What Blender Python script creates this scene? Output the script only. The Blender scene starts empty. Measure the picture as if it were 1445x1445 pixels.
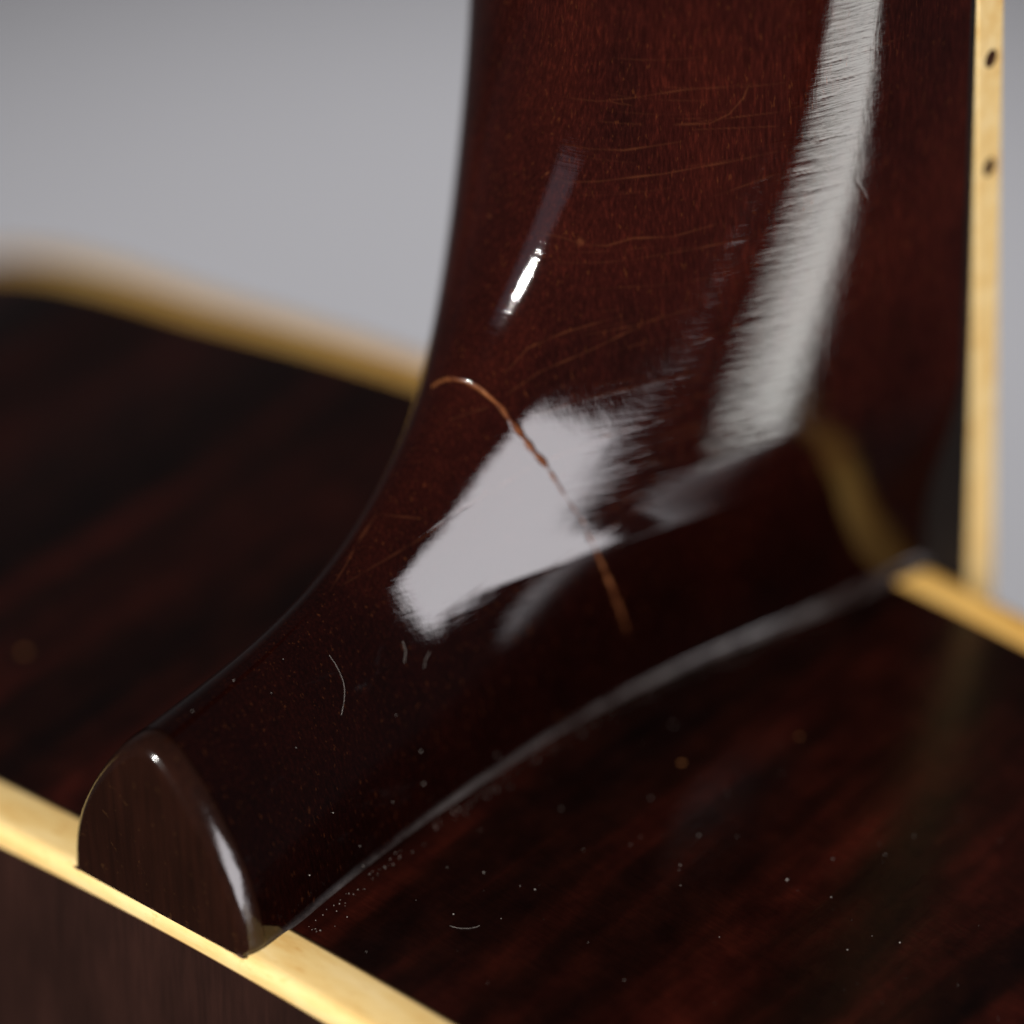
import bpy, bmesh, math, random
import numpy as np
from mathutils import Vector, Matrix

MM = 0.001
scene = bpy.context.scene
col = scene.collection

# ------------------------------------------------------------------ camera
CAM_POS = Vector((281.757, -263.881, 307.951)) * MM
AZ, EL, ROLL = math.radians(41.526), math.radians(34.308), math.radians(-2.022)
_r = Vector((math.cos(AZ), math.sin(AZ), 0))
_f = Vector((-math.sin(AZ) * math.cos(EL), math.cos(AZ) * math.cos(EL), -math.sin(EL)))
_u = _r.cross(_f)
_r2 = _r * math.cos(ROLL) + _u * math.sin(ROLL)
_u2 = -_r * math.sin(ROLL) + _u * math.cos(ROLL)
cam_data = bpy.data.cameras.new('camera')
cam = bpy.data.objects.new('camera', cam_data)
col.objects.link(cam)
M = Matrix((_r2, _u2, -_f)).transposed().to_4x4()
M.translation = CAM_POS
cam.matrix_world = M
cam_data.sensor_width = 36.0
cam_data.lens = 36.0 * 7081.9 / 1445.0
cam_data.clip_start = 0.02
cam_data.clip_end = 60
cam_data.dof.use_dof = True
cam_data.dof.focus_distance = 0.490
cam_data.dof.aperture_fstop = 5.6
scene.camera = cam

# ------------------------------------------------------------------ world and lamps
world = bpy.data.worlds.new('World')
scene.world = world
world.use_nodes = True
bg = world.node_tree.nodes['Background']
bg.inputs['Color'].default_value = (0.55, 0.57, 0.62, 1)
bg.inputs['Strength'].default_value = 0.06

def area_lamp(name, pos, target, sx, sy, watts, color=(1, 1, 1), roll=0.0):
    ld = bpy.data.lights.new(name, 'AREA')
    ld.shape = 'RECTANGLE'
    ld.size, ld.size_y = sx, sy
    ld.energy = watts
    ld.color = color
    o = bpy.data.objects.new(name, ld)
    col.objects.link(o)
    d = (Vector(target) - Vector(pos)).normalized()
    q = d.to_track_quat('-Z', 'Y')
    o.matrix_world = Matrix.Translation(Vector(pos)) @ q.to_matrix().to_4x4() @ Matrix.Rotation(roll, 4, 'Z')
    return o

P0 = Vector((0.015, 0.055, 0.035))

def softbox(name, az, el, dist, wdeg, hdeg, radiance, color, roll=0.0):
    """rectangular lamp seen from the heel at azimuth/elevation, facing it"""
    a, e = math.radians(az), math.radians(el)
    d = Vector((math.cos(e) * math.cos(a), math.cos(e) * math.sin(a), math.sin(e)))
    sx = 2 * dist * math.tan(math.radians(wdeg) / 2)
    sy = 2 * dist * math.tan(math.radians(hdeg) / 2)
    return area_lamp(name, P0 + d * dist, P0, sx, sy, radiance * math.pi * sx * sy, color, math.radians(roll))

softbox('window_softbox', -5.7, 1.2, 0.95, 35.0, 26.4, 10.0, (1.0, 0.96, 1.0), 28.7)
softbox('strip_softbox', 6.0, -33.59, 0.80, 17.6, 12.0, 8.5, (1.0, 0.99, 0.94), 0.1)
softbox('side_panel', -98, 22, 0.90, 16, 22, 0.55, (0.84, 0.80, 1.0))
softbox('bulb_lamp', -91, 26, 0.80, 1.1, 1.3, 11500.0, (1.0, 0.97, 0.92))

def spot_lamp(name, pos, target, watts, angle, blend, radius, color):
    ld = bpy.data.lights.new(name, 'SPOT')
    ld.energy = watts
    ld.spot_size = math.radians(angle)
    ld.spot_blend = blend
    ld.shadow_soft_size = radius
    ld.color = color
    o = bpy.data.objects.new(name, ld)
    col.objects.link(o)
    d = (Vector(target) - Vector(pos)).normalized()
    o.matrix_world = Matrix.Translation(Vector(pos)) @ d.to_track_quat('-Z', 'Y').to_matrix().to_4x4()
    return o

spot_lamp('backdrop_lamp', (-0.75, 1.3, 1.0), (-0.60, 0.69, -0.56), 168, 36, 1.0, 0.08, (1.0, 0.975, 1.0))

scene.view_settings.view_transform = 'Standard'
scene.view_settings.look = 'None'
scene.view_settings.exposure = 0
scene.view_settings.gamma = 1
scene.view_settings.use_curve_mapping = False
scene.cycles.use_denoising = True
scene.cycles.sample_clamp_indirect = 4

# ------------------------------------------------------------------ helpers
def nt(name):
    m = bpy.data.materials.new(name)
    m.use_nodes = True
    t = m.node_tree
    b = t.nodes['Principled BSDF']
    return m, t, b

def N(t, kind, **kw):
    n = t.nodes.new(kind)
    for k, v in kw.items():
        if k in n.inputs.keys():
            n.inputs[k].default_value = v
        else:
            setattr(n, k, v)
    return n

def coords_mm(t, scale=(1, 1, 1), rot=(0, 0, 0)):
    tc = N(t, 'ShaderNodeTexCoord')
    mp = N(t, 'ShaderNodeMapping')
    mp.inputs['Scale'].default_value = tuple(1000 * s for s in scale)
    mp.inputs['Rotation'].default_value = rot
    t.links.new(tc.outputs['Object'], mp.inputs['Vector'])
    return mp.outputs['Vector']

def noise(t, vec, scale=1.0, detail=2.0, rough=0.5, dist=0.0):
    n = N(t, 'ShaderNodeTexNoise', Scale=scale, Detail=detail, Roughness=rough, Distortion=dist)
    t.links.new(vec, n.inputs['Vector'])
    return n.outputs['Fac']

def ramp(t, fac, stops):
    r = N(t, 'ShaderNodeValToRGB')
    e = r.color_ramp.elements
    while len(e) < len(stops):
        e.new(0.5)
    for el, (p, c) in zip(e, stops):
        el.position = p
        el.color = (*c, 1) if len(c) == 3 else c
    t.links.new(fac, r.inputs['Fac'])
    return r.outputs['Color']

def grey(v):
    return (v, v, v)

def math_node(t, op, a, b=None):
    n = N(t, 'ShaderNodeMath', operation=op)
    for i, s in enumerate((a, b)):
        if s is None:
            continue
        if isinstance(s, (int, float)):
            n.inputs[i].default_value = s
        else:
            t.links.new(s, n.inputs[i])
    return n.outputs[0]

def mix_rgb(t, fac, a, b, mode='MIX'):
    n = N(t, 'ShaderNodeMix', data_type='RGBA', blend_type=mode)
    for sock, s in ((n.inputs[0], fac), (n.inputs[6], a), (n.inputs[7], b)):
        if isinstance(s, (int, float)):
            sock.default_value = s
        elif isinstance(s, tuple):
            sock.default_value = (*s, 1)
        else:
            t.links.new(s, sock)
    return n.outputs[2]

def bump(t, height, dist_mm, strength=1.0, prev=None):
    b = N(t, 'ShaderNodeBump', Strength=strength, Distance=dist_mm * MM)
    t.links.new(height, b.inputs['Height'])
    if prev is not None:
        t.links.new(prev, b.inputs['Normal'])
    return b.outputs['Normal']

def mesh_object(name, verts, faces, mat, parent=None, smooth=True, outward=False, facing=None):
    """verts in millimetres"""
    me = bpy.data.meshes.new(name)
    v = np.asarray(verts, dtype=np.float32) * MM
    f = np.asarray(faces, dtype=np.int32) if len({len(x) for x in faces[:1]}) and not isinstance(faces, list) else None
    if f is not None:
        n = f.shape[1]
        me.vertices.add(len(v))
        me.vertices.foreach_set('co', v.ravel())
        me.loops.add(f.size)
        me.loops.foreach_set('vertex_index', f.ravel())
        me.polygons.add(len(f))
        me.polygons.foreach_set('loop_start', np.arange(0, f.size, n, dtype=np.int32))
        me.update(calc_edges=True)
        me.validate()
    else:
        me.from_pydata([tuple(map(float, p)) for p in v], [], faces)
        me.update()
    if outward:
        bm = bmesh.new(); bm.from_mesh(me)
        bmesh.ops.recalc_face_normals(bm, faces=bm.faces[:])
        bm.to_mesh(me); bm.free()
    if facing is not None:
        tot = sum((p.normal * p.area for p in me.polygons), Vector())
        if tot.dot(Vector(facing)) < 0:
            me.flip_normals()
    me.polygons.foreach_set('use_smooth', np.full(len(me.polygons), smooth, dtype=bool))
    me.materials.append(mat)
    o = bpy.data.objects.new(name, me)
    col.objects.link(o)
    if parent is not None:
        o.parent = parent
    return o

def smoothstep(a, b, x):
    s = np.clip((x - a) / (b - a), 0.0, 1.0)
    return s * s * (3 - 2 * s)

def spline(knots_x, knots_y):
    """natural cubic spline"""
    x = np.asarray(knots_x, float); y = np.asarray(knots_y, float); n = len(x)
    h = np.diff(x); A = np.eye(n); r = np.zeros(n)
    for i in range(1, n - 1):
        A[i, i-1], A[i, i], A[i, i+1] = h[i-1], 2*(h[i-1]+h[i]), h[i]
        r[i] = 6 * ((y[i+1]-y[i])/h[i] - (y[i]-y[i-1])/h[i-1])
    m = np.linalg.solve(A, r)
    def f(q):
        q = np.asarray(q, float)
        i = np.clip(np.searchsorted(x, q) - 1, 0, n - 2)
        a = x[i+1] - q; b = q - x[i]; hh = h[i]
        return (m[i]*a**3 + m[i+1]*b**3)/(6*hh) + (y[i]/hh - m[i]*hh/6)*a + (y[i+1]/hh - m[i+1]*hh/6)*b
    return f

# ------------------------------------------------------------------ guitar dimensions (millimetres)
H = 94.5            # rim depth, back plane y = 0, top plane y = H
XF = 28.27          # half width of the fretboard at the body joint
TAPER = 0.012
CAP_H = 20.3        # heel cap height
CAP_Y = 2.6         # heel cap thickness
ZTOP = 330.0        # neck built up to here

def rim_z(x):
    return -0.00100 * x * x

# spine of the heel and neck, parametrised along its length: (y, z)
SP_Y = [-14.0, 0.0, 12.0, 21.9, 30.76, 39.59, 48.7, 56.36, 61.81, 64.6, 66.06, 72.4, 74.3, 75.2]
SP_Z = [19.6, 20.3, 21.3, 23.0, 26.18, 32.11, 41.09, 52.4, 65.12, 79.28, 93.26, 130.0, 220.0, 335.0]
_d = np.concatenate([[0], np.cumsum(np.hypot(np.diff(SP_Y), np.diff(SP_Z)))])
_sy, _sz = spline(_d, SP_Y), spline(_d, SP_Z)
_dd = np.linspace(0, _d[-1], 6000)
_ty, _tz = _sy(_dd), _sz(_dd)
S_CAP = float(np.interp(0.0, _ty, _dd))

def spine_y_at(z):      # y of the spine at height z
    z = np.asarray(z, float)
    y = np.interp(z, _tz, _ty)
    low = z < _tz[0]
    return np.where(low, _ty[0] - (_tz[0] - z) * 9.0, y)

def spine_z_at(y):      # height of the spine at depth y
    y = np.asarray(y, float)
    z = np.interp(y, _ty, _tz)
    return np.where(y > _ty[-1], _tz[-1] + (y - _ty[-1]) * 200, z)

_J = spline([-4, 1.6, 6.3, 15, 26.3, 37.7, 52.7, 61.8, 71.4, 77.2, 86, 90.4, 94.5],
            [12.2, 12.0, 11.7, 11.1, 10.8, 11.2, 12.6, 14.4, 17.0, 18.7, 20.7, 21.7, 23.0])

# a little above the joint the flank swells out sooner
_J1 = spline([-4, 6.3, 15, 26.3, 37.7, 48, 57, 66, 75, 84, 94.5],
             [12.2, 11.7, 11.1, 10.77, 11.87, 13.38, 16.4, 20.18, 22.58, 24.53, 27.33])
_JB = spline([10, 26, 38, 48, 58, 68, 78, 90, 95], [0, -0.08, -0.33, -0.03, -0.4, -0.29, 0.0, 0.04, 0])
FIL = 1.35
def half_width(y, z):
    """half width of heel and neck at (y, z)"""
    y = np.asarray(y, float); z = np.asarray(z, float)
    s = np.clip(z / spine_z_at(y), 0, 1)
    cc = 0.364 + -0.025 * smoothstep(10, 45, y)
    arch = np.sqrt(1 - s * s) * (1 - cc * s * s)
    q = np.clip((H - y) / (H - spine_y_at(z)), 0, 1)
    oval = np.sqrt(1 - q ** 2.26)
    mu = smoothstep(36, 60, y)
    arch = arch * (1 - mu) + oval * mu
    yc = np.clip(y, -4, H)
    jm = smoothstep(3.98, 26.57, z)
    xh = (_J(yc) * (1 - jm) + _J1(yc) * jm) * arch
    xh = xh + _JB(np.clip(y, 10, 95)) * np.exp(-((z - 16.06) / 6.14) ** 2) * (1 - s ** 4)
    w = XF - 0.5 - TAPER * np.clip(z, 0, 400) + 1.00 * smoothstep(40, 110, z)
    m = smoothstep(22.61, 98.70, z)
    x = xh * (1 - m) + w * oval * m
    zz = np.clip(z + 0.5, 0, FIL)
    return x + (FIL - np.sqrt(FIL ** 2 - (FIL - zz) ** 2)) * smoothstep(CAP_Y - 0.5, 9, y)

# ------------------------------------------------------------------ materials
def lacquered_neck():
    m, t, b = nt('lacquered_mahogany')
    # fine pores run along the neck
    v1 = coords_mm(t, (1.6, 1.6, 0.22))
    pores = noise(t, v1, 2.2, 3, 0.6)
    v2 = coords_mm(t, (0.10, 0.10, 0.05))
    cloud = noise(t, v2, 1.0, 3, 0.55)
    v3 = coords_mm(t, (3.0, 3.0, 0.9))
    fleck = noise(t, v3, 1.0, 1, 0.5)
    base = ramp(t, cloud, [(0.25, (0.0085, 0.0017, 0.0013)), (0.5, (0.0155, 0.0025, 0.0017)), (0.8, (0.025, 0.0039, 0.0022))])
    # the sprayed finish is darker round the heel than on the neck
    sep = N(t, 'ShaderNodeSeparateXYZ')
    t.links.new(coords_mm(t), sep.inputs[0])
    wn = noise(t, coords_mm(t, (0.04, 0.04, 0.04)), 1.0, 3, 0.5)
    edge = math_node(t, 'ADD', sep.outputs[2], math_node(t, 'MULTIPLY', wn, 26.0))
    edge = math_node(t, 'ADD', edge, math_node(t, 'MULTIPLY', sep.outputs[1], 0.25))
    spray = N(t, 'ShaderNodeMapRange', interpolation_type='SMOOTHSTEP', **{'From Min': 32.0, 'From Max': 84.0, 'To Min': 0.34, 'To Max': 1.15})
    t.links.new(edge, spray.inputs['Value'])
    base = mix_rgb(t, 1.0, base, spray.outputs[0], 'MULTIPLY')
    pc = ramp(t, pores, [(0.30, grey(0.55)), (0.55, grey(1.0)), (0.72, (1.8, 1.75, 1.5))])
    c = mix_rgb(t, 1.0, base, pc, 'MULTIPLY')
    ff = ramp(t, fleck, [(0.66, grey(0.0)), (0.82, grey(0.34))])
    c = mix_rgb(t, ff, c, (0.10, 0.028, 0.008))
    # hairline checks and the finish crack, stored on the mesh
    at = N(t, 'ShaderNodeAttribute', attribute_name='hairline')
    c = mix_rgb(t, math_node(t, 'MULTIPLY', at.outputs['Fac'], 0.45), c, (0.095, 0.028, 0.011))
    ac = N(t, 'ShaderNodeAttribute', attribute_name='crack')
    cn = noise(t, coords_mm(t), 0.9, 4, 0.65)
    ccol = ramp(t, cn, [(0.3, (0.045, 0.012, 0.006)), (0.5, (0.15, 0.046, 0.014)), (0.72, (0.26, 0.10, 0.038))])
    gap = ramp(t, ac.outputs['Fac'], [(0.90, grey(0.0)), (1.0, grey(0.75))])
    gn = ramp(t, noise(t, coords_mm(t, (0.5, 0.5, 0.5)), 1.0, 3, 0.6), [(0.42, grey(0.0)), (0.58, grey(1.0))])
    ccol = mix_rgb(t, math_node(t, 'MULTIPLY', gap, gn), ccol, (0.012, 0.004, 0.003))
    c = mix_rgb(t, ac.outputs['Fac'], c, ccol)
    # grey sheen of the joint painted into the colour, with dried polish and dust
    joint_noise = noise(t, coords_mm(t, (0.5, 0.16, 0.5)), 1.0, 5, 0.7)
    zr = N(t, 'ShaderNodeMapRange', interpolation_type='SMOOTHSTEP', **{'From Min': 0.7, 'From Max': 0.0, 'To Min': 0.0, 'To Max': 1.0})
    t.links.new(sep.outputs[2], zr.inputs['Value'])
    rf = ramp(t, joint_noise, [(0.34, grey(0.05)), (0.50, grey(0.5)), (0.66, grey(0.95))])
    sheen_resid = math_node(t, 'MULTIPLY', zr.outputs[0], rf)
    c = mix_rgb(t, sheen_resid, c, (0.062, 0.053, 0.050))
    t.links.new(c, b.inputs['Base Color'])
    # finish
    sm = noise(t, coords_mm(t, (0.06, 0.06, 0.06)), 1.0, 5, 0.65, 1.2)
    rgh = N(t, 'ShaderNodeMapRange', **{'From Min': 0.35, 'From Max': 0.75, 'To Min': 0.03, 'To Max': 0.085})
    t.links.new(sm, rgh.inputs['Value'])
    # (the heel below the highlight is handled least and wiped least)
    low = N(t, 'ShaderNodeMapRange', interpolation_type='SMOOTHSTEP', **{'From Min': 40.0, 'From Max': 20.0, 'To Min': 0.0, 'To Max': 1.0})
    t.links.new(sep.outputs[1], low.inputs['Value'])
    # greasy hand smudges dull the gloss in places
    gs = noise(t, coords_mm(t, (0.09, 0.05, 0.11), (0.5, 0, 0)), 1.0, 6, 0.7, 1.5)
    gr = ramp(t, gs, [(0.54, grey(0.0)), (0.72, grey(0.30))])
    rr = math_node(t, 'ADD', rgh.outputs[0], math_node(t, 'MULTIPLY', ac.outputs['Fac'], 0.45))
    rr = math_node(t, 'ADD', rr, math_node(t, 'MULTIPLY', sheen_resid, 0.35))
    rr = math_node(t, 'ADD', rr, math_node(t, 'MULTIPLY', gr, low.outputs[0]))
    t.links.new(rr, b.inputs['Roughness'])
    b.inputs['IOR'].default_value = 1.5
    t.links.new(math_node(t, 'SUBTRACT', 0.5, math_node(t, 'MULTIPLY', ac.outputs['Fac'], 0.42)), b.inputs['Specular IOR Level'])
    # relief: fine cross-scratches from handling, orange peel, pores sunk into the lacquer
    scr = noise(t, coords_mm(t, (0.10, 0.10, 1.6), (0.10, 0.0, 0)), 1.3, 4, 0.62, 0.2)
    peel = noise(t, coords_mm(t), 0.55, 2, 0.5)
    n1 = bump(t, scr, 0.0105, 1.0)
    n2 = bump(t, peel, 0.011, 1.0, n1)
    n3 = bump(t, pores, 0.004, 1.0, n2)
    t.links.new(n3, b.inputs['Normal'])
    return m

def flamed_rim():
    m, t, b = nt('stained_flamed_maple')
    v = coords_mm(t, (0.115, 0.012, 0.02))
    fl = noise(t, v, 1.0, 3, 0.55, 0.35)
    v2 = coords_mm(t, (0.22, 0.16, 0.22))
    blot = noise(t, v2, 1.0, 4, 0.65)
    v3 = coords_mm(t, (0.25, 4.0, 2.0))
    grain = noise(t, v3, 1.0, 3, 0.6)
    c = ramp(t, fl, [(0.33, (0.0024, 0.0008, 0.0007)), (0.50, (0.0075, 0.0016, 0.0009)), (0.70, (0.026, 0.0038, 0.0022))])
    g = ramp(t, blot, [(0.30, grey(0.5)), (0.5, grey(0.95)), (0.70, (1.55, 1.5, 1.4))])
    c = mix_rgb(t, 1.0, c, g, 'MULTIPLY')
    g2 = ramp(t, grain, [(0.3, grey(0.78)), (0.7, grey(1.22))])
    c = mix_rgb(t, 1.0, c, g2, 'MULTIPLY')
    t.links.new(c, b.inputs['Base Color'])
    b.inputs['Roughness'].default_value = 0.24
    b.inputs['IOR'].default_value = 1.38
    peel = noise(t, coords_mm(t), 0.5, 2, 0.5)
    scr = noise(t, coords_mm(t, (1.2, 0.1, 1.0), (0, 0, 0.5)), 1.2, 4, 0.6)
    n1 = bump(t, peel, 0.03)
    n2 = bump(t, scr, 0.02, 1.0, n1)
    t.links.new(n2, b.inputs['Normal'])
    return m

def dark_plate(name, c0, c1, rough, fine=(1.4, 1.4, 0.10), relief=0.02, rscale=0.8, spec=0.5, nicks=0.0):
    m, t, b = nt(name)
    g = noise(t, coords_mm(t, fine), 1.0, 4, 0.6)
    cl = noise(t, coords_mm(t, (0.12, 0.12, 0.05)), 1.0, 3, 0.5)
    c = ramp(t, g, [(0.3, c0), (0.7, c1)])
    gg = ramp(t, cl, [(0.3, grey(0.7)), (0.7, grey(1.3))])
    c = mix_rgb(t, 1.0, c, gg, 'MULTIPLY')
    t.links.new(c, b.inputs['Base Color'])
    b.inputs['Roughness'].default_value = rough
    b.inputs['Specular IOR Level'].default_value = spec
    if nicks:
        nk = noise(t, coords_mm(t, (0.8, 0.8, 0.8)), 1.0, 4, 0.7, 0.6)
        c = mix_rgb(t, ramp(t, nk, [(0.62, grey(0.0)), (0.76, grey(nicks))]), c, (0.075, 0.032, 0.011))
        t.links.new(c, b.inputs['Base Color'])
    peel = noise(t, coords_mm(t), rscale, 4, 0.6)
    t.links.new(bump(t, peel, relief), b.inputs['Normal'])
    return m

def aged_binding(name='aged_cream_binding', tint=(1, 1, 1)):
    m, t, b = nt(name)
    cl = noise(t, coords_mm(t, (0.09, 0.35, 0.35)), 1.0, 5, 0.65)
    c = ramp(t, cl, [(0.3, (0.70, 0.43, 0.14)), (0.5, (0.79, 0.56, 0.23)), (0.75, (0.86, 0.66, 0.33))])
    st = noise(t, coords_mm(t, (0.5, 1.5, 0.5)), 1.0, 4, 0.7)
    s = ramp(t, st, [(0.60, grey(1.0)), (0.80, (0.80, 0.64, 0.46))])
    c = mix_rgb(t, 1.0, c, s, 'MULTIPLY')
    c = mix_rgb(t, 1.0, c, tint, 'MULTIPLY')
    ed = N(t, 'ShaderNodeAttribute', attribute_name='seam')
    c = mix_rgb(t, ed.outputs['Fac'], c, (0.12, 0.035, 0.012))
    t.links.new(c, b.inputs['Base Color'])
    b.inputs['Roughness'].default_value = 0.28
    b.inputs['Subsurface Weight'].default_value = 0.0
    peel = noise(t, coords_mm(t), 0.6, 3, 0.55)
    t.links.new(bump(t, peel, 0.03), b.inputs['Normal'])
    return m

def plain(name, c, rough):
    m, t, b = nt(name)
    n = noise(t, coords_mm(t), 1.0, 3, 0.6)
    cc = ramp(t, n, [(0.3, tuple(0.8 * x for x in c)), (0.7, tuple(1.2 * x for x in c))])
    t.links.new(cc, b.inputs['Base Color'])
    b.inputs['Roughness'].default_value = rough
    return m

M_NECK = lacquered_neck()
M_RIM = flamed_rim()
M_BACK = dark_plate('dark_stained_back', (0.013, 0.0050, 0.0036), (0.020, 0.0076, 0.0054), 0.32)
M_TOP = dark_plate('dark_stained_top', (0.03, 0.012, 0.006), (0.06, 0.02, 0.01), 0.2)
M_CAP = dark_plate('dark_heel_cap', (0.009, 0.0030, 0.0018), (0.015, 0.0046, 0.0026), 0.15, relief=0.07, rscale=0.4, nicks=0.5)
M_BIND = aged_binding()
M_BIND_TOP = aged_binding('amber_aged_binding', (1.08, 0.90, 0.58))
M_FRET = dark_plate('dark_rosewood', (0.003, 0.002, 0.0016), (0.006, 0.0035, 0.003), 0.6, spec=0.15)
M_DOT = plain('tortoise_dot', (0.035, 0.012, 0.005), 0.3)
M_CHIP = plain('bare_wood_chip', (0.20, 0.075, 0.022), 0.5)
M_GLUE = plain('brown_glue_grime', (0.045, 0.016, 0.006), 0.5)
M_DUST = plain('dust', (0.22, 0.195, 0.175), 0.9)

# ------------------------------------------------------------------ backdrop
def backdrop():
    m, t, b = nt('grey_studio_paper')
    n = noise(t, coords_mm(t, (0.004, 0.004, 0.004)), 1.0, 3, 0.5)
    c = ramp(t, n, [(0.3, (0.215, 0.217, 0.224)), (0.7, (0.235, 0.237, 0.245))])
    t.links.new(c, b.inputs['Base Color'])
    b.inputs['Roughness'].default_value = 0.9
    f = Vector((_f.x, _f.y, 0)).normalized()
    r = Vector((_r.x, _r.y, 0)).normalized()
    prof = [(0.3, 0.0), (1.6, 0.0)]
    for i in range(1, 13):
        a = math.pi / 2 * i / 12
        prof.append((1.6 + 0.6 * math.sin(a), 0.6 * (1 - math.cos(a))))
    prof.append((2.2, 2.6))
    verts, faces = [], []
    for i, (s, h) in enumerate(prof):
        for side in (-2.5, 2.5):
            p = f * s + r * side
            verts.append((p.x * 1000, p.y * 1000, -560 + h * 1000))
        if i:
            k = 2 * i
            faces.append((k - 2, k - 1, k + 1, k))
    o = mesh_object('backdrop', verts, faces, m, facing=(0, 0, 1))
    o['kind'] = 'structure'
    return o
backdrop()

def dark_slab():  # unseen slab added under the guitar, black so the gloss reflects dark
    m, t, b = nt('unseen_slab_black')
    n = noise(t, coords_mm(t, (0.8, 0.8, 0.8)), 1.0, 3, 0.6)
    t.links.new(ramp(t, n, [(0.3, grey(0.012)), (0.7, grey(0.02))]), b.inputs['Base Color'])
    b.inputs['Roughness'].default_value = 0.95
    f = Vector((_f.x, _f.y, 0)).normalized()
    r = Vector((_r.x, _r.y, 0)).normalized()
    V = []
    for z in (-519.0, -549.0):
        for s, side in ((-0.9, -0.9), (-0.9, 0.9), (0.42, 0.9), (0.42, -0.9)):
            p = f * s + r * side
            V.append((p.x * 1000, p.y * 1000, z))
    F = [(0, 1, 2, 3), (7, 6, 5, 4), (0, 4, 5, 1), (1, 5, 6, 2), (2, 6, 7, 3), (3, 7, 4, 0)]
    o = mesh_object('unseen_dark_slab', V, F, m, smooth=False, outward=True)
    o['kind'] = 'structure'
dark_slab()

# ------------------------------------------------------------------ guitar
guitar = bpy.data.objects.new('guitar', None)
col.objects.link(guitar)
guitar['label'] = 'dark brown glossy guitar with cream binding and cracked finish on its neck heel'
guitar['category'] = 'guitar'

# body outline (x, z): full shoulder on the -x side, unseen cutaway added on the +x side to clear the strip lamp's reflection
def half_outline(ox, oz, blend0, blend1):
    d = np.concatenate([[0], np.cumsum(np.hypot(np.diff(ox), np.diff(oz)))])
    fx, fz = spline(d, ox), spline(d, oz)
    t = np.unique(np.concatenate([np.linspace(0, 150, 151), np.linspace(150, d[-1], 150)]))
    x, z = fx(t), fz(t)
    k = smoothstep(blend0, blend1, t)
    x = t * (1 - k) + x * k
    z = np.where(t < blend1, rim_z(t) * (1 - k) + z * k, z)
    x[0] = 0; z[0] = 0; x[-1] = 0
    return x, z
LX, LZ = half_outline([0, 40, 80, 119, 141, 151, 147, 133, 128, 140, 172, 198, 203, 186, 142, 72, 0],
                      [0, -1.6, -6.4, -14.6, -34, -68, -110, -160, -195, -232, -282, -340, -395, -450, -492, -513, -518], 60, 95)
RX, RZ = half_outline([0, 40, 70, 82, 90, 94, 95, 99, 112, 140, 172, 198, 203, 186, 142, 72, 0],
                      [0, -1.6, -4.9, -8.5, -18, -40, -75, -120, -175, -232, -282, -340, -395, -450, -492, -513, -518], 60, 72)
OUT = np.concatenate([np.stack([RX, RZ], 1), np.stack([-LX[-2:0:-1], LZ[-2:0:-1]], 1)])
_t = np.roll(OUT, -1, 0) - np.roll(OUT, 1, 0)
_t /= np.linalg.norm(_t, axis=1)[:, None]
INW = np.stack([_t[:, 1], -_t[:, 0]], 1)        # inward normal (outline runs clockwise)

def sweep(profile, closed=True):
    """profile: list of (inward offset, y) swept round the outline"""
    n, k = len(OUT), len(profile)
    V = np.zeros((n, k, 3))
    for j, (o, y) in enumerate(profile):
        V[:, j, 0] = OUT[:, 0] + INW[:, 0] * o
        V[:, j, 1] = y
        V[:, j, 2] = OUT[:, 1] + INW[:, 1] * o
    faces = []
    for i in range(n):
        i2 = (i + 1) % n
        for j in range(k if closed else k - 1):
            j2 = (j + 1) % k
            faces.append((i * k + j, i2 * k + j, i2 * k + j2, i * k + j2))
    return V.reshape(-1, 3), faces

def set_attr(o, name, values):
    a = o.data.attributes.new(name, 'FLOAT', 'POINT')
    a.data.foreach_set('value', np.asarray(values, dtype=np.float32))

BB = 6.2     # back binding height on the rim
TB = 5.0     # top binding height
# back binding: rounded outer corner
prof = [(0.02, BB), (0.0, BB - 0.5), (0.0, 1.3), (0.10, 0.75), (0.38, 0.32), (0.8, 0.08), (1.3, 0.0), (2.3, 0.0), (2.6, 0.02), (2.6, BB)]
v, f = sweep(prof)
o = mesh_object('back_binding', v, f, M_BIND, guitar, outward=True)
set_attr(o, 'seam', np.tile([1, 0.12, 0, 0, 0, 0, 0, 0.15, 1, 1], len(OUT)))
prof = [(0.02, H - TB), (0.0, H - TB + 0.3), (0.0, H - 1.2), (0.12, H - 0.6), (0.4, H - 0.22), (0.9, H), (2.2, H), (2.5, H - 0.02), (2.5, H - TB)]
v, f = sweep(prof)
o = mesh_object('top_binding', v, f, M_BIND_TOP, guitar, outward=True)
set_attr(o, 'seam', np.tile([0.9, 0, 0, 0, 0, 0, 0, 0.8, 1], len(OUT)))
# rim
ys = np.linspace(BB + 0.02, H - TB - 0.02, 24)
v, f = sweep([(0.06, ys[0])] + [(0.03, y) for y in ys[1:-1]] + [(0.06, ys[-1])], closed=False)
o = mesh_object('rim', v, f, M_RIM, guitar)
if o.data.polygons[0].normal.z < 0:
    o.data.flip_normals()

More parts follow.
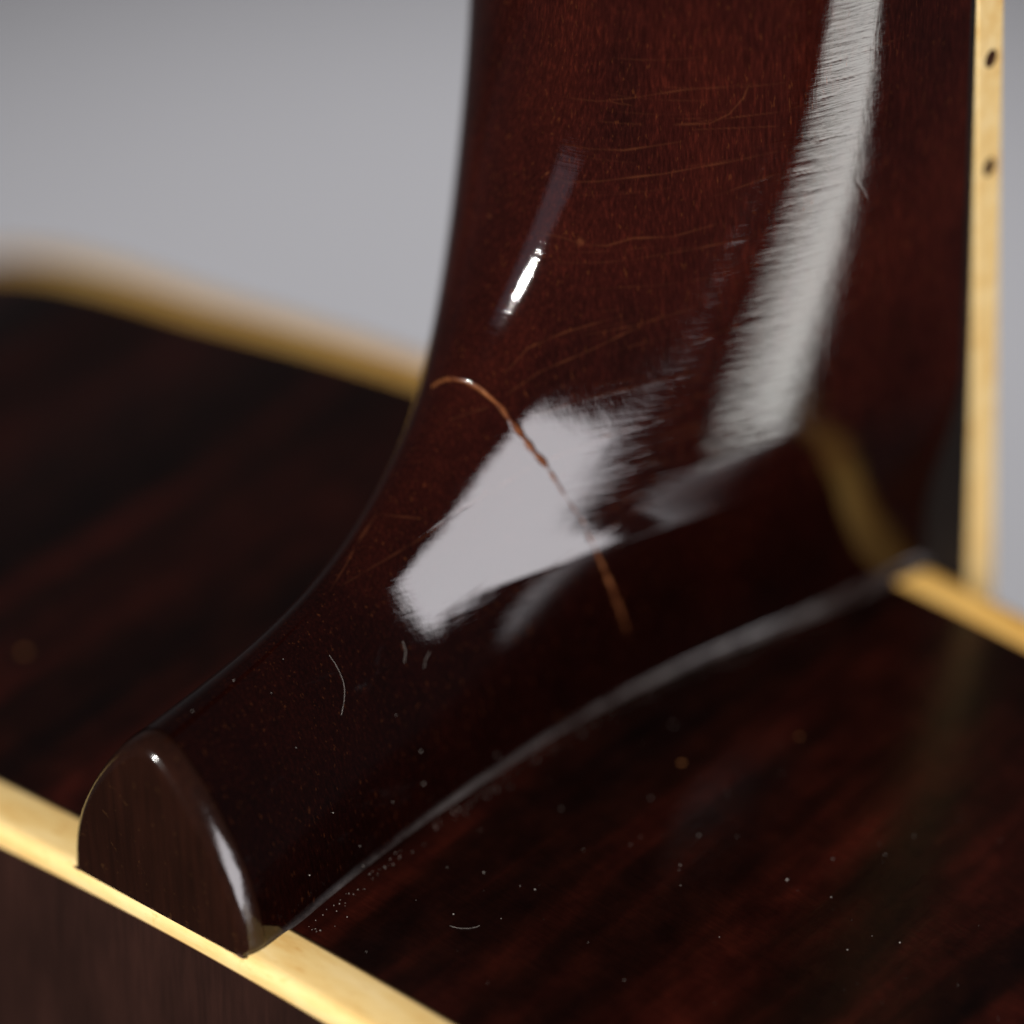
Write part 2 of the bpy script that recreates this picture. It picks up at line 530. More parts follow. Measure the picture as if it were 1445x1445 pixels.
def plate(name, y, bulge, inset, mat, thick):
    rings = [(0.0, 1.0)]
    V, F = [], []
    c = np.array([0.0, -270.0])
    P = OUT + INW * inset
    fr = [1.0, 0.97, 0.9, 0.78, 0.6, 0.35, 0.12]
    n = len(P)
    for a in fr:
        q = c + (P - c) * a
        d = bulge * (1 - a ** 2) 
        for (x, z) in q:
            V.append((x, y + d, z))
    for k in range(len(fr) - 1):
        for i in range(n):
            i2 = (i + 1) % n
            F.append((k * n + i, k * n + i2, (k + 1) * n + i2, (k + 1) * n + i))
    F.append(tuple(range((len(fr) - 1) * n, len(fr) * n)))
    return mesh_object(name, V, F, mat, guitar, facing=(0, 1 if bulge > 0 else -1, 0))
plate('back_plate', 0.05, -9.0, 2.55, M_BACK, 3)
plate('top_plate', H - 0.05, 9.0, 2.45, M_TOP, 3)

# ---- neck with heel: dense right flank, lighter left flank
def neck():
    s0 = S_CAP
    # rows: outer point S(v), inner point B(v)
    n_cap, n_heel, n_up = 150, 760, 40
    S, B = [], []
    zb = -0.5
    for i in range(n_cap):                       # up the edge of the heel cap
        a = i / n_cap
        S.append((CAP_Y, zb + (float(spine_z_at(CAP_Y)) - zb) * a))
        B.append((CAP_Y + (59.2 - CAP_Y) * a ** 1.3, zb))
    # length of spine up to z = 86
    s1 = float(np.interp(86, _tz, _dd)); sA = float(np.interp(CAP_Y, _ty, _dd))
    for i in range(n_heel):
        a = i / (n_heel - 1)
        s = sA + (s1 - sA) * a
        S.append((float(_sy(s)), float(_sz(s))))
        # inner point: along the bottom to the fretboard corner, then up
        L = (H - 59.2) + 90.0
        p = L * (0.55 * a + 0.45 * a * a)
        if p < H - 59.2:
            B.append((59.2 + p, zb))
        else:
            B.append((H, zb + (p - (H - 59.2))))
    s2 = float(np.interp(ZTOP, _tz, _dd))
    zb1 = B[-1][1]
    for i in range(1, n_up + 1):
        a = i / n_up
        s = s1 + (s2 - s1) * a
        S.append((float(_sy(s)), float(_sz(s))))
        B.append((H, zb1 + (ZTOP - zb1) * a))
    S = np.array(S); B = np.array(B)
    rows = len(S)
    def flank(nc):
        tau = np.linspace(0, 1, nc + 1)
        w = np.sin(tau * math.pi / 2)
        w = 0.35 * tau + 0.65 * w
        w = np.where(tau > 0.9, w, w)
        w[-1] = 1
        # finish quadratically at the spine
        w = 1 - (1 - tau) ** 1.7
        Y = B[:, :1] + (S[:, :1] - B[:, :1]) * w
        Z = B[:, 1:] + (S[:, 1:] - B[:, 1:]) * w
        X = half_width(Y, Z)
        X[n_cap:, -1] = 0
        return np.stack([X, Y, Z], -1)
    NR, NL = 640, 90
    R = flank(NR); Lf = flank(NL)
    Lf[..., 0] *= -1
    iR = np.arange(rows * (NR + 1)).reshape(rows, NR + 1)
    iL = np.arange(rows * (NL + 1)).reshape(rows, NL + 1) + iR.size
    iL[n_cap:, -1] = iR[n_cap:, -1]
    fR = np.stack([iR[:-1, :-1], iR[:-1, 1:], iR[1:, 1:], iR[1:, :-1]], -1).reshape(-1, 4)
    fL = np.stack([iL[:-1, :-1], iL[1:, :-1], iL[1:, 1:], iL[:-1, 1:]], -1).reshape(-1, 4)
    V = np.concatenate([R.reshape(-1, 3), Lf.reshape(-1, 3)])
    F = np.concatenate([fR, fL])
    crack, hair, disp = wear(V)
    # vertex normals for the crack relief
    fn = np.cross(V[F[:, 1]] - V[F[:, 0]], V[F[:, 3]] - V[F[:, 0]])
    vn = np.zeros_like(V)
    for k in range(4):
        np.add.at(vn, F[:, k], fn)
    vn /= np.maximum(np.linalg.norm(vn, axis=1), 1e-12)[:, None]
    if vn[np.argmax(V[:, 0])][0] < 0:
        vn = -vn; F = F[:, ::-1].copy()
    V = V + vn * disp[:, None]
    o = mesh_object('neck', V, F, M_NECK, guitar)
    set_attr(o, 'crack', crack)
    set_attr(o, 'hairline', hair)
    return o

CRACK = [([(-2.5,45.49,36.57),(-1.74,45.84,37.45),(-0.19,46.2,38.26),(1.34,46.54,38.39),(2.69,46.89,38),(3.82,47.16,37.22),(4.67,47.47,36.48),(5.49,47.67,35.45),(6.17,48.02,34.45),(6.83,48.21,33.35),(7.57,48.7,32.04),(8.29,49.21,30.76),(8.82,49.53,29.81),(9.31,49.89,28.82),(9.72,50.12,27.9),(10.09,50.41,26.93),(10.61,50.79,25.76),(11.09,51.22,24.54),(11.71,51.79,23),(12.22,52.07,21.27),(12.78,52.3,19.89),(12.98,52.69,18.48),(13.12,53.15,17.01),(13.14,53.7,15.58),(13.23,54.18,14.21),(13.25,54.62,12.93),(13.22,55.14,11.59),(13.23,55.68,10),(13.21,56.26,8.36),(13.23,56.44,7.15),(13.21,56.67,5.9)],
          [0.16, 0.26, 0.28, 0.24, 0.30, 0.36, 0.42, 0.40, 0.24, 0.16, 0.13, 0.13, 0.15, 0.20, 0.26, 0.30, 0.30, 0.28, 0.22, 0.10])]
HAIR = [
    ([(1.16,27.02,24.24),(1.41,27.89,24.42),(1.66,28.76,24.59),(1.92,29.63,24.77),(2.17,30.5,24.95),(2.43,31.37,25.14),(2.7,32.23,25.32),(2.96,33.1,25.51),(3.23,33.96,25.71),(3.5,34.82,25.9),(3.78,35.68,26.1),(4.05,36.53,26.3),(4.28,37.36,26.58),(4.51,38.18,26.86),(4.74,39,27.14),(4.98,39.81,27.43),(5.22,40.63,27.73),(5.5,41.43,27.95),(5.78,42.23,28.17),(6.07,43.03,28.4),(6.37,43.83,28.63),(6.66,44.62,28.87),(6.96,45.4,29.11),(7.27,46.19,29.36),(7.58,46.96,29.61),(7.9,47.73,29.87),(8.23,48.49,30.14),(8.56,49.38,30.18),(9.04,50.08,30.39),(9.45,50.87,30.53),(9.87,51.66,30.67),(10.29,52.44,30.81),(10.71,53.21,30.96),(11.14,53.99,31.11),(11.57,54.76,31.26),(12,55.53,31.42),(12.44,56.29,31.58),(12.89,57.08,31.71),(13.35,57.86,31.84),(13.8,58.64,31.97),(14.26,59.42,32.1),(14.71,60.2,32.23),(15.16,60.98,32.37),(15.62,61.77,32.5),(16.07,62.56,32.62),(16.51,63.35,32.75),(16.96,64.16,32.87),(17.39,64.96,32.98)], 0.1, 0.8),
    ([(0.76,25.88,24.02),(0.59,26.9,24.43),(0.43,27.9,24.86),(0.29,28.9,25.29),(0.1,29.78,25.71),(-0.07,30.67,26.13),(-0.24,31.53,26.56),(-0.38,32.39,27.01),(-0.32,33.23,27.52),(-0.25,34.06,28.03),(-0.16,34.87,28.57),(-0.2,35.59,29.05),(-0.24,36.3,29.55)], 0.09, 0.9),
    ([(4.74,47.9,37.04),(5.14,48.62,37.45),(5.54,49.34,37.86),(5.95,50.05,38.28),(6.36,50.75,38.7),(6.78,51.45,39.12),(7.26,52.12,39.38),(7.74,52.79,39.63),(8.22,53.46,39.89),(8.7,54.13,40.14),(9.18,54.8,40.4),(9.66,55.47,40.65),(10.14,56.14,40.91),(10.61,56.81,41.21),(11.07,57.48,41.52),(11.54,58.16,41.82),(12,58.83,42.12),(12.47,59.5,42.43),(12.92,60.18,42.73),(13.38,60.86,43.03),(13.84,61.53,43.33),(14.3,62.21,43.63)], 0.09, 0.8),
    ([(4.15,48.68,38.83),(4.44,49.39,39.46),(4.75,50.09,40.1),(5.06,50.79,40.75),(5.37,51.47,41.4),(6,52.21,41.74),(6.62,52.96,42.09),(7.23,53.72,42.42),(7.84,54.47,42.76),(8.46,55.16,42.96),(9.07,55.86,43.14),(9.67,56.57,43.33),(10.27,57.28,43.51),(10.86,58,43.68),(11.45,58.73,43.85)], 0.09, 0.9),
    ([(6.79,48.97,34.88),(7.29,49.75,35.02),(7.79,50.53,35.17),(8.29,51.31,35.32),(8.79,52.09,35.47),(9.29,52.87,35.62),(9.8,53.64,35.77),(10.3,54.39,35.85),(10.81,55.14,35.92),(11.32,55.9,35.99),(11.82,56.66,36.06),(12.32,57.42,36.13),(12.83,58.18,36.2),(13.33,58.94,36.26),(13.82,59.71,36.32),(14.32,60.49,36.38),(14.81,61.26,36.44),(15.3,62.04,36.49),(15.78,62.83,36.54),(16.27,63.62,36.58),(16.74,64.42,36.62),(17.21,65.24,36.65)], 0.09, 0.8),
    ([(1.41,43.6,35.33),(2.01,44.2,35.57),(2.57,44.82,35.8),(3.12,45.47,36),(3.65,46.13,36.19),(4.17,46.8,36.37)], 0.09, 0.7),
    ([(7.02,34.51,18.75),(7.19,35.45,18.92),(7.36,36.37,19.1),(7.55,37.28,19.3),(7.75,38.18,19.52),(7.97,39.06,19.75),(8.19,39.94,19.98),(8.42,40.81,20.22),(8.64,41.68,20.46),(9,42.61,20.38),(9.37,43.53,20.31),(9.73,44.46,20.23),(10.1,45.38,20.15),(10.47,46.31,20.08)], 0.08, 0.5),
    ([(9.48,41.87,17.52),(9.72,42.78,17.83),(9.97,43.69,18.14),(10.22,44.59,18.46),(10.48,45.49,18.78),(10.74,46.38,19.12),(11.01,47.23,19.37),(11.28,48.08,19.62),(11.53,48.96,19.86),(11.78,49.83,20.09),(12.03,50.71,20.33),(12.29,51.58,20.57),(12.53,52.4,20.83),(12.79,53.22,21.1),(13.06,54.03,21.38),(13.33,54.82,21.67),(13.63,55.6,21.98),(13.93,56.37,22.3),(14.24,57.13,22.63),(14.62,57.94,22.79),(15,58.75,22.95),(15.39,59.56,23.13),(15.79,60.36,23.3),(16.19,61.16,23.48),(16.59,61.96,23.66),(16.99,62.76,23.85),(17.39,63.56,24.03),(17.79,64.37,24.2)], 0.1, 0.6),
    ([(12.13,52.74,23.07),(12.5,53.63,23.26),(12.87,54.51,23.46),(13.25,55.38,23.67),(13.64,56.24,23.89),(14.04,57.09,24.12),(14.45,57.93,24.35),(14.87,58.77,24.6)], 0.08, 0.6),
    ([(-0.17,34.44,28.29),(0.77,34.79,28.39),(1.54,35.31,28.34),(2.23,35.92,28.19),(2.87,36.59,28),(3.46,37.29,27.77)], 0.08, 0.6),
    ([(2.49,58.76,56.69),(3.49,58.93,56.61),(4.44,59.14,56.49),(5.43,59.56,56.67),(6.38,60.02,56.83),(7.31,60.5,56.97),(8.06,60.96,57.14),(8.8,61.43,57.31),(9.52,61.93,57.46),(10.23,62.43,57.6),(11.05,63.05,57.74),(11.85,63.68,57.86),(12.63,64.33,57.97),(13.31,64.95,58.13),(13.98,65.59,58.27),(14.64,66.23,58.41),(15.28,66.9,58.53),(15.93,67.61,58.62),(16.57,68.33,58.7),(17.19,69.07,58.76),(17.8,69.83,58.87),(18.38,70.61,58.95),(18.95,71.41,59.03),(19.51,72.23,59.09),(20.05,73.07,59.13)], 0.09, 0.9),
    ([(2.87,60.17,59.8),(3.93,60.42,59.87),(4.96,60.71,59.91),(5.95,61.04,59.92),(6.99,61.49,60.03),(8,61.98,60.11),(8.97,62.5,60.16),(9.78,63.02,60.37),(10.56,63.56,60.56),(11.33,64.11,60.73),(12.16,64.75,60.92),(12.97,65.4,61.09),(13.76,66.08,61.25)], 0.09, 0.8),
    ([(2.7,61.72,64.23),(3.78,61.95,64.36),(4.82,62.22,64.47),(5.83,62.53,64.55),(6.67,62.87,64.78),(7.49,63.24,65),(8.3,63.63,65.2),(9.08,64.03,65.39),(9.92,64.51,65.64),(10.75,65.01,65.87),(11.55,65.53,66.09),(12.34,66.08,66.29),(13.11,66.63,66.48),(13.78,67.14,66.56),(14.43,67.66,66.63),(15.07,68.19,66.69),(15.7,68.74,66.74),(16.31,69.31,66.77),(16.91,69.9,66.79),(17.5,70.5,66.8),(18.07,71.13,66.8)], 0.08, 0.7),
    ([(12.66,65.59,62.91),(13.39,66.15,62.95),(14.1,66.73,62.98),(14.79,67.33,62.99),(15.47,67.94,62.98),(16.11,68.64,63.4),(16.74,69.35,63.82),(17.17,69.91,64.62),(17.61,70.48,65.43),(17.93,70.97,66.82),(18.71,71.86,66.68)], 0.1, 1),
    ([(2.65,56.2,51.54),(3.61,56.47,51.55),(4.53,56.79,51.52),(5.42,57.14,51.46),(6.37,57.52,51.23),(7.29,57.93,50.96),(8.26,58.56,50.94),(9.2,59.23,50.88),(9.87,59.86,51.13),(10.52,60.49,51.37),(11.17,61.13,51.6),(11.88,61.78,51.59),(12.58,62.44,51.57),(13.27,63.11,51.54),(13.94,63.81,51.5),(14.53,64.5,51.68),(15.11,65.21,51.85),(15.68,65.92,52.01),(16.24,66.65,52.16),(16.79,67.39,52.3)], 0.1, 0.9),
    ([(12.02,61.26,49.57),(12.6,61.87,49.65),(13.18,62.5,49.73),(13.74,63.13,49.79),(14.3,63.78,49.85),(14.85,64.43,49.9),(15.39,65.1,49.95),(15.91,65.78,50.01),(16.42,66.47,50.07),(16.92,67.16,50.12),(17.41,67.87,50.16),(17.9,68.6,50.18),(18.37,69.34,50.2),(18.83,70.09,50.21),(19.31,70.9,50.24),(19.77,71.73,50.26)], 0.08, 0.7),
    ([(16.31,67.36,55.3),(16.93,68.18,55.54),(17.54,69.01,55.78),(18.14,69.86,56),(18.65,70.62,56.19),(19.16,71.39,56.37),(19.64,72.18,56.54),(20.12,72.98,56.7)], 0.08, 0.7),
    ([(14.42,67.04,63.19),(15.1,67.65,63.27),(15.75,68.28,63.34),(16.4,68.92,63.39),(17.02,69.59,63.43),(17.63,70.28,63.45),(18.23,70.98,63.46),(18.81,71.7,63.46),(19.38,72.45,63.44),(19.93,73.22,63.41)], 0.07, 0.7),
    ([(14.23,66.72,62.39),(14.87,67.28,62.4),(15.49,67.86,62.39),(16.1,68.46,62.37),(16.7,69.08,62.34),(17.28,69.71,62.29),(17.85,70.36,62.23),(18.4,71.03,62.16),(18.94,71.73,62.07),(19.46,72.44,61.97),(19.97,73.17,61.85)], 0.07, 0.7),
    ([(6.75,57.84,51.46),(7.03,57.92,51.28),(7.41,58.01,50.97)], 0.32, 1.6),
    ([(2.1,58.81,56.93),(2.3,58.77,56.78)], 0.22, 1.6),
    ([(1.47,61.09,62.73),(1.47,60.84,62.04)], 0.15, 0.8),
    ([(23.62,80.49,53.96),(23.88,81.33,52.03),(24.05,81.95,50.57)], 0.15, 0.5),
    ([(-3.4,56.25,51.26),(-3.21,56.13,51.14)], 0.3, 1.2),
]
# fine handling scratches running round the neck, nearly level
_rs = np.random.default_rng(11)
for _k in range(150):
    _y0 = _rs.uniform(58, 88); _z0 = _rs.uniform(24, 96) if _k < 110 else _rs.uniform(16, 40)
    _l = _rs.uniform(2, 11); _sl = _rs.normal(0.02, 0.07); _cv = _rs.normal(0, 0.004)
    _yy = np.linspace(max(_y0 - _l, float(spine_y_at(_z0)) + 1.0), min(_y0, 93), 24)
    if _yy[-1] - _yy[0] < 1:
        continue
    _zz = _z0 + _sl * (_yy - _yy[0]) + _cv * (_yy - _yy[0]) ** 2
    HAIR.append((np.stack([half_width(_yy, _zz), _yy, _zz], 1), _rs.uniform(0.05, 0.08), _rs.uniform(0.15, 0.6)))

def poly_dist(V, pts, reach):
    P = np.asarray(pts, float)[:, :3]
    lo, hi = P.min(0) - reach, P.max(0) + reach
    idx = np.nonzero(np.all((V > lo) & (V < hi), axis=1))[0]
    Q = V[idx]
    best = np.full(len(idx), 1e9); par = np.zeros(len(idx))
    for i in range(len(P) - 1):
        a, b = P[i], P[i + 1]
        ab = b - a
        tt = np.clip(((Q - a) @ ab) / max(ab @ ab, 1e-9), 0, 1)
        d = np.linalg.norm(Q - a - tt[:, None] * ab, axis=1)
        k = d < best
        best[k] = d[k]; par[k] = (i + tt[k]) / (len(P) - 1)
    return idx, best, par

def wear(V):
    n = len(V)
    crack = np.zeros(n); hair = np.zeros(n); disp = np.zeros(n)
    rng = np.random.default_rng(5)
    for pts, wd in CRACK:
        idx, d, par = poly_dist(V, pts, 2.5)
        q = V[idx]
        wob = 0.75 + 0.35 * np.sin(q[:, 2] * 3.1 + q[:, 1] * 1.3) * np.sin(q[:, 1] * 2.3 + 1)
        w = 0.66 * np.interp(par, np.linspace(0, 1, len(wd)), wd) * wob
        fin = smoothstep(1.0, 0.86, par) * 0.9 + 0.1
        g = np.exp(-(d / np.maximum(w, 0.03)) ** 2)
        crack[idx] = np.maximum(crack[idx], np.clip(g * 1.4, 0, 1) * np.minimum(1, w / 0.12) * fin)
        disp[idx] -= 0.15 * g * np.minimum(1, w / 0.2)
        disp[idx] += 0.014 * np.exp(-((d - 2.2 * w) / (1.1 * np.maximum(w, 0.05))) ** 2) * np.minimum(1, w / 0.2)
    for pts, wd, s in HAIR:
        idx, d, par = poly_dist(V, pts, 0.8)
        fade = np.sin(np.clip(par, 0.0, 1.0) * math.pi) ** 0.5
        q = V[idx]
        gaps = 0.62 + 0.38 * np.sin(q[:, 1] * 1.7 + q[:, 2] * 0.9 + len(pts)) * np.sin(q[:, 1] * 0.61 + 1.3 * len(pts))
        g = np.exp(-(d / (wd * (0.7 + 0.5 * gaps))) ** 2) * fade * gaps
        hair[idx] = np.maximum(hair[idx], g * s)
        disp[idx] -= 0.010 * g
    return crack, hair, disp

neck()

# ---- heel cap: D-shaped plate with a rounded edge
def heel_cap():
    n = 96
    zb = -0.12
    apex = float(spine_z_at(CAP_Y))
    def outline(inset):
        pts = []
        for i in range(n + 1):
            ph = math.pi * i / n
            sgn = 1 if ph <= math.pi / 2 else -1
            z = apex * math.sin(ph)
            hw = float(half_width(CAP_Y, max(z, 1.2))) + (0.1 if z < 1.2 else 0) if 0 < i < n else float(half_width(CAP_Y, 1.2)) + 0.1
            if i == n // 2:
                hw = 0
            pts.append((sgn * hw, z))
        P = np.array(pts)
        tg = np.gradient(P, axis=0); tg /= np.linalg.norm(tg, axis=1)[:, None]
        nin = np.stack([-tg[:, 1], tg[:, 0]], 1)
        Q = P + nin * inset
        Q[:, 1] = np.maximum(Q[:, 1], 0) + zb
        Q[0, 1] = Q[-1, 1] = zb
        return Q
    prof = [(0.35, 3.4), (0.03, 2.65), (0.03, 2.2), (0.12, 1.5), (0.30, 0.85), (0.58, 0.32), (0.92, 0.02), (1.25, -0.12), (1.55, -0.16), (1.9, -0.17)]
    V, F = [], []
    for (ins, y) in prof:
        for (x, z) in outline(ins):
            V.append((x, y, z))
    k = n + 1
    for r in range(len(prof) - 1):
        for i in range(n):
            a = r * k + i
            F.append((a, a + 1, a + k + 1, a + k))
    last = (len(prof) - 1) * k
    # face: strips between the two halves
    for i in range(n // 2 - 1):
        F.append((last + i, last + i + 1, last + n - i - 1, last + n - i))
    F.append((last + n // 2 - 1, last + n // 2, last + n // 2 + 1))
    # bottom edge
    for r in range(len(prof) - 1):
        F.append((r * k, (r + 1) * k, (r + 1) * k + n, r * k + n))
    o = mesh_object('heel_cap', V, F, M_CAP, guitar, outward=True)
    return o
heel_cap()

def glue_line():
    n = 40
    V, F = [], []
    rng = random.Random(8)
    for i in range(n + 1):
        x = -11.5 + 23.0 * i / n
        r = 0.10 + 0.10 * rng.random()
        c = (x, 0.06, float(rim_z(x)) + 0.02)
        for k in range(6):
            a = math.pi * 2 * k / 6
            V.append((c[0], c[1] + 0.9 * r * math.cos(a) - 0.1, c[2] + r * math.sin(a)))
        if i:
            for k in range(6):
                A = (i - 1) * 6; B = i * 6
                F.append((A + k, A + (k + 1) % 6, B + (k + 1) % 6, B + k))
    mesh_object('glue_line', V, F, M_GLUE, guitar, outward=True)
glue_line()

# ---- fretboard with side binding and dots
TF = 5.5
def box_tapered(name, xa, xb, y0, y1, z0, z1, mat, parent, bev=0.25):
    """prism between side offsets xa..xb (functions of z), bevelled along its length"""
    nz = 24
    V, F = [], []
    prof = lambda a, b: [(a + bev, y0), (b - bev, y0), (b, y0 + bev), (b, y1 - bev), (b - bev, y1), (a + bev, y1), (a, y1 - bev), (a, y0 + bev)]
    for i in range(nz + 1):
        z = z0 + (z1 - z0) * i / nz
        for (x, y) in prof(xa(z), xb(z)):
            V.append((x, y, z))
    for i in range(nz):
        for j in range(8):
            a = i * 8 + j; b = i * 8 + (j + 1) % 8
            F.append((a, b, b + 8, a + 8))
    F.append(tuple(range(7, -1, -1))); F.append(tuple(range(nz * 8, nz * 8 + 8)))
    return mesh_object(name, V, F, mat, parent, smooth=False, outward=True)
fw = lambda z: XF - TAPER * max(z, -80)
fb = box_tapered('fretboard', lambda z: -(fw(z) - 1.55), lambda z: fw(z) - 1.55, H + 0.93, H + TF, -85, ZTOP - 1, M_FRET, guitar)
fv = box_tapered('dark_underside_plate', lambda z: -(fw(z) - 0.12), lambda z: fw(z) - 0.12, H + 0.04, H + 0.9, -84.5, ZTOP - 1.5, M_FRET, fb, 0.1)  # plate added to blacken the underside of the overhang
br = box_tapered('fretboard_binding', lambda z: fw(z) - 1.5, lambda z: fw(z), H + 0.92, H + TF + 0.1, -85, ZTOP - 1, M_BIND, fb, 0.3)
bl = box_tapered('fretboard_binding', lambda z: -fw(z), lambda z: -(fw(z) - 1.5), H + 0.92, H + TF + 0.1, -85, ZTOP - 1, M_BIND, fb, 0.3)

def side_dot(x, y, z, r):
    n = 28
    V, F = [], []
    for (rr, dx) in ((r, -0.6), (r, 0.012), (r * 0.85, 0.03)):
        for i in range(n):
            a = 2 * math.pi * i / n
            V.append((x + dx, y + rr * math.cos(a), z + rr * math.sin(a)))
    for k in range(2):
        for i in range(n):
            i2 = (i + 1) % n
            F.append((k * n + i, k * n + i2, (k + 1) * n + i2, (k + 1) * n + i))
    F.append(tuple(range(2 * n, 3 * n)))
    return mesh_object('side_dot', V, F, M_DOT, fb, smooth=False, facing=(1, 0, 0))
for z in (61.0, 48.5):
    side_dot(fw(z), H + 0.6 + TF * 0.5, z, 1.0)

# ------------------------------------------------------------------ dust, lint and small chips
DUST = [((3.37,14.36,19.61), (0.1,-0.55,0.83)),
        ((6.78,13.82,14.9), (0.62,-0.49,0.62)),
        ((10.03,15.04,7.71), (0.6,-0.38,0.71)),
        ((10.94,17.61,2.44), (0.69,-0.58,0.43)),
        ((11.39,17.47,0.26), (0.83,-0.4,0.39)),
        ((11.19,10.05,3.63), (0.68,-0.56,0.48)),
        ((10.05,28.05,7.54), (0.76,-0.32,0.56)),
        ((10.66,27.57,4.04), (0.73,-0.52,0.44)),
        ((10.58,23,4.46), (0.84,-0.29,0.47)),
        ((8.5,26.37,12.28), (0.54,-0.75,0.38)),
        ((11.19,38.03,1.6), (1,-0.05,0.03)),
        ((17.55,22.96,-0.31), (0.71,-0.33,0.63)),
        ((20.83,24.71,-0.41), (0.51,-0.46,0.73)),
        ((26.3,26.03,-0.67), (0.29,-0.62,0.73)),
        ((20.24,37.3,-0.4), (0.37,-0.35,0.86)),
        ((15.06,10.95,-0.22), (0.65,-0.18,0.74)),
        ((14.39,7.77,-0.21), (0.47,-0.49,0.74)),
        ((41.19,21.67,-1.7), (0.33,-0.76,0.56)),
        ((19.92,8.3,-0.41), (0.34,-0.44,0.83)),
        ((26.59,20.55,-0.71), (0.49,-0.62,0.61)),
        ((26,44.47,-0.66), (0.32,-0.72,0.62)),
        ((31.24,50.17,-0.98), (0.62,-0.39,0.68)),
        ((20.27,55.16,-0.39), (0.28,-0.48,0.83)),
        ((29.05,37.51,-0.85), (0.38,-0.32,0.86)),
        ((33.24,43.1,-1.09), (0.52,-0.38,0.77)),
        ((34.68,38.37,-1.19), (0.46,-0.53,0.72)),
        ((43.84,43.81,-1.88), (0.54,-0.61,0.58)),
        ((45.25,49.33,-2.04), (0.33,-0.63,0.71)),
        ((48.58,44.74,-2.35), (0.35,-0.74,0.57)),
        ((54.31,39.85,-2.94), (0.47,-0.61,0.64)),
        ((48.65,53.4,-2.37), (0.52,-0.53,0.67)),
        ((50.91,62.85,-2.6), (0.55,-0.48,0.69)),
        ((49.14,57.62,-2.4), (0.4,-0.7,0.59)),
        ((44.1,32.7,-1.93), (0.68,-0.36,0.64)),
        ((0.68,12.04,21.27), (0.52,-0.61,0.6)),
        ((2.08,17.63,21.24), (0.14,-0.79,0.59)),
        ((0.45,6.44,20.76), (0.33,-0.77,0.54)),
        ((22.69,17.98,-0.5), (0.28,-0.55,0.79)),
        ((35.19,23.48,-1.25), (0.59,-0.19,0.78)),
        ((57.41,44.2,-3.26), (0.64,-0.36,0.68)),
        ((36.13,45.58,-1.31), (0.34,-0.34,0.88))]
LINT = [[(23.57,16.44,-0.51),(23.96,16.5,-0.52),(24.62,16.8,-0.56),(24.93,17.07,-0.57),(25.25,17.34,-0.59),(25.63,17.95,-0.61),(25.75,18.34,-0.61)],
        [(3.98,22.08,20.04),(4.27,22.14,19.64),(4.57,22.21,19.23),(4.86,22.22,18.8),(5.15,22.23,18.36),(5.4,22.18,17.94),(5.65,22.13,17.52),(5.86,21.98,17.15),(6.06,21.82,16.77),(6.26,21.53,16.38),(6.45,21.24,16),(6.6,20.92,15.7),(6.74,20.61,15.4),(6.88,20.29,15.11)],
        [(6.41,30.14,18.18),(6.63,30.07,17.67),(6.85,30,17.16),(6.99,29.71,16.74),(7.13,29.42,16.32)],
        [(7.71,32.57,16.08),(7.76,31.85,15.64),(7.86,31.61,15.3),(7.95,31.37,14.96)]]

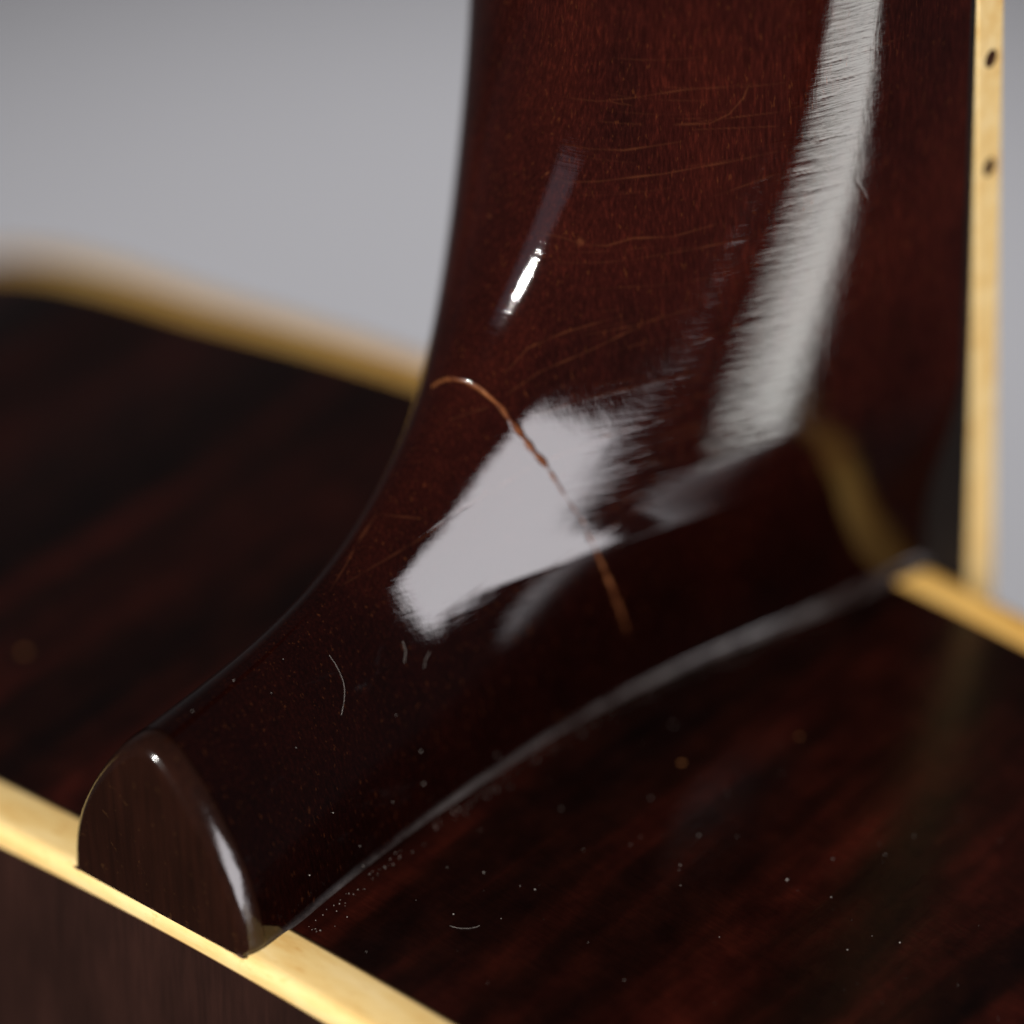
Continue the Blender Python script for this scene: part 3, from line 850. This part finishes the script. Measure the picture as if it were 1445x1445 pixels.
def dust():
    rng = random.Random(3)
    V, F = [], []
    def blob(c, n, r):
        # squashed irregular octahedron lying on the surface
        n = Vector(n).normalized()
        a = n.orthogonal().normalized(); b = n.cross(a)
        c = Vector(c) + n * r * 0.4
        k = len(V)
        ring = [(a * math.cos(t) + b * math.sin(t)) * r * rng.uniform(0.6, 1.4) for t in [i * math.pi / 3 for i in range(6)]]
        for p in ring:
            V.append(tuple(c + p))
        V.append(tuple(c + n * r * rng.uniform(0.5, 1.0))); V.append(tuple(c - n * r * 0.4))
        for i in range(6):
            F.append((k + i, k + (i + 1) % 6, k + 6)); F.append((k + (i + 1) % 6, k + i, k + 7))
    for i, (c, n) in enumerate(DUST):
        blob(c, n, 0.14 if i == 26 else rng.uniform(0.04, 0.095))
    for i in range(90):        # finer specks over the rim
        x, y = rng.uniform(12, 74), rng.uniform(8, 88)
        if x < float(_J(y)) + 2.5:
            continue
        blob((x, y, float(rim_z(x)) - 0.02), (0.002 * x, 0, 1), rng.choice([0.02, 0.025, 0.03, 0.045]))
    for i in range(160):        # caught in the crease along the heel
        y = rng.uniform(6, 80)
        x = float(_J(y)) + abs(rng.gauss(0, 0.7)) + 1.3
        blob((x, y, float(rim_z(x)) - 0.01), (0.2, 0, 1), rng.uniform(0.03, 0.07))
    for line in LINT:
        r = 0.016
        P = [Vector(p) for p in line]
        k0 = len(V)
        for i, p in enumerate(P):
            t = (P[min(i + 1, len(P) - 1)] - P[max(i - 1, 0)]).normalized()
            a = t.orthogonal().normalized(); b = t.cross(a)
            for q in range(4):
                an = q * math.pi / 2
                V.append(tuple(p + (a * math.cos(an) + b * math.sin(an)) * r))
            if i:
                for q in range(4):
                    A = k0 + (i - 1) * 4; B = k0 + i * 4
                    F.append((A + q, A + (q + 1) % 4, B + (q + 1) % 4, B + q))
    o = mesh_object('dust', V, list(F), M_DUST, outward=True)
    o['kind'] = 'stuff'
    o['label'] = 'tiny pale dust specks and lint scattered on the glossy guitar'
    o['category'] = 'dust'
dust()

def chip(c, n, r):
    n = Vector(n).normalized(); a = n.orthogonal().normalized(); b = n.cross(a)
    V, F = [], []
    rng = random.Random(int(c[0] * 10))
    for i in range(14):
        t = 2 * math.pi * i / 14
        V.append(tuple(Vector(c) + (a * math.cos(t) + b * math.sin(t)) * r * rng.uniform(0.6, 1.2) + n * 0.03))
    V.append(tuple(Vector(c) + n * 0.05))
    for i in range(14):
        F.append((i, (i + 1) % 14, 14))
    mesh_object('finish_chip', V, F, M_CHIP, guitar, facing=tuple(n))
for c, n, r in (((24.83,50.87,-0.65), (0.05,0,1), 0.28), ((31.18,62.15,-1), (0.06,0,1), 0.22), ((-42.94,24.34,-1.87), (-0.08,0,1), 0.55)):
    chip(c, n, r)
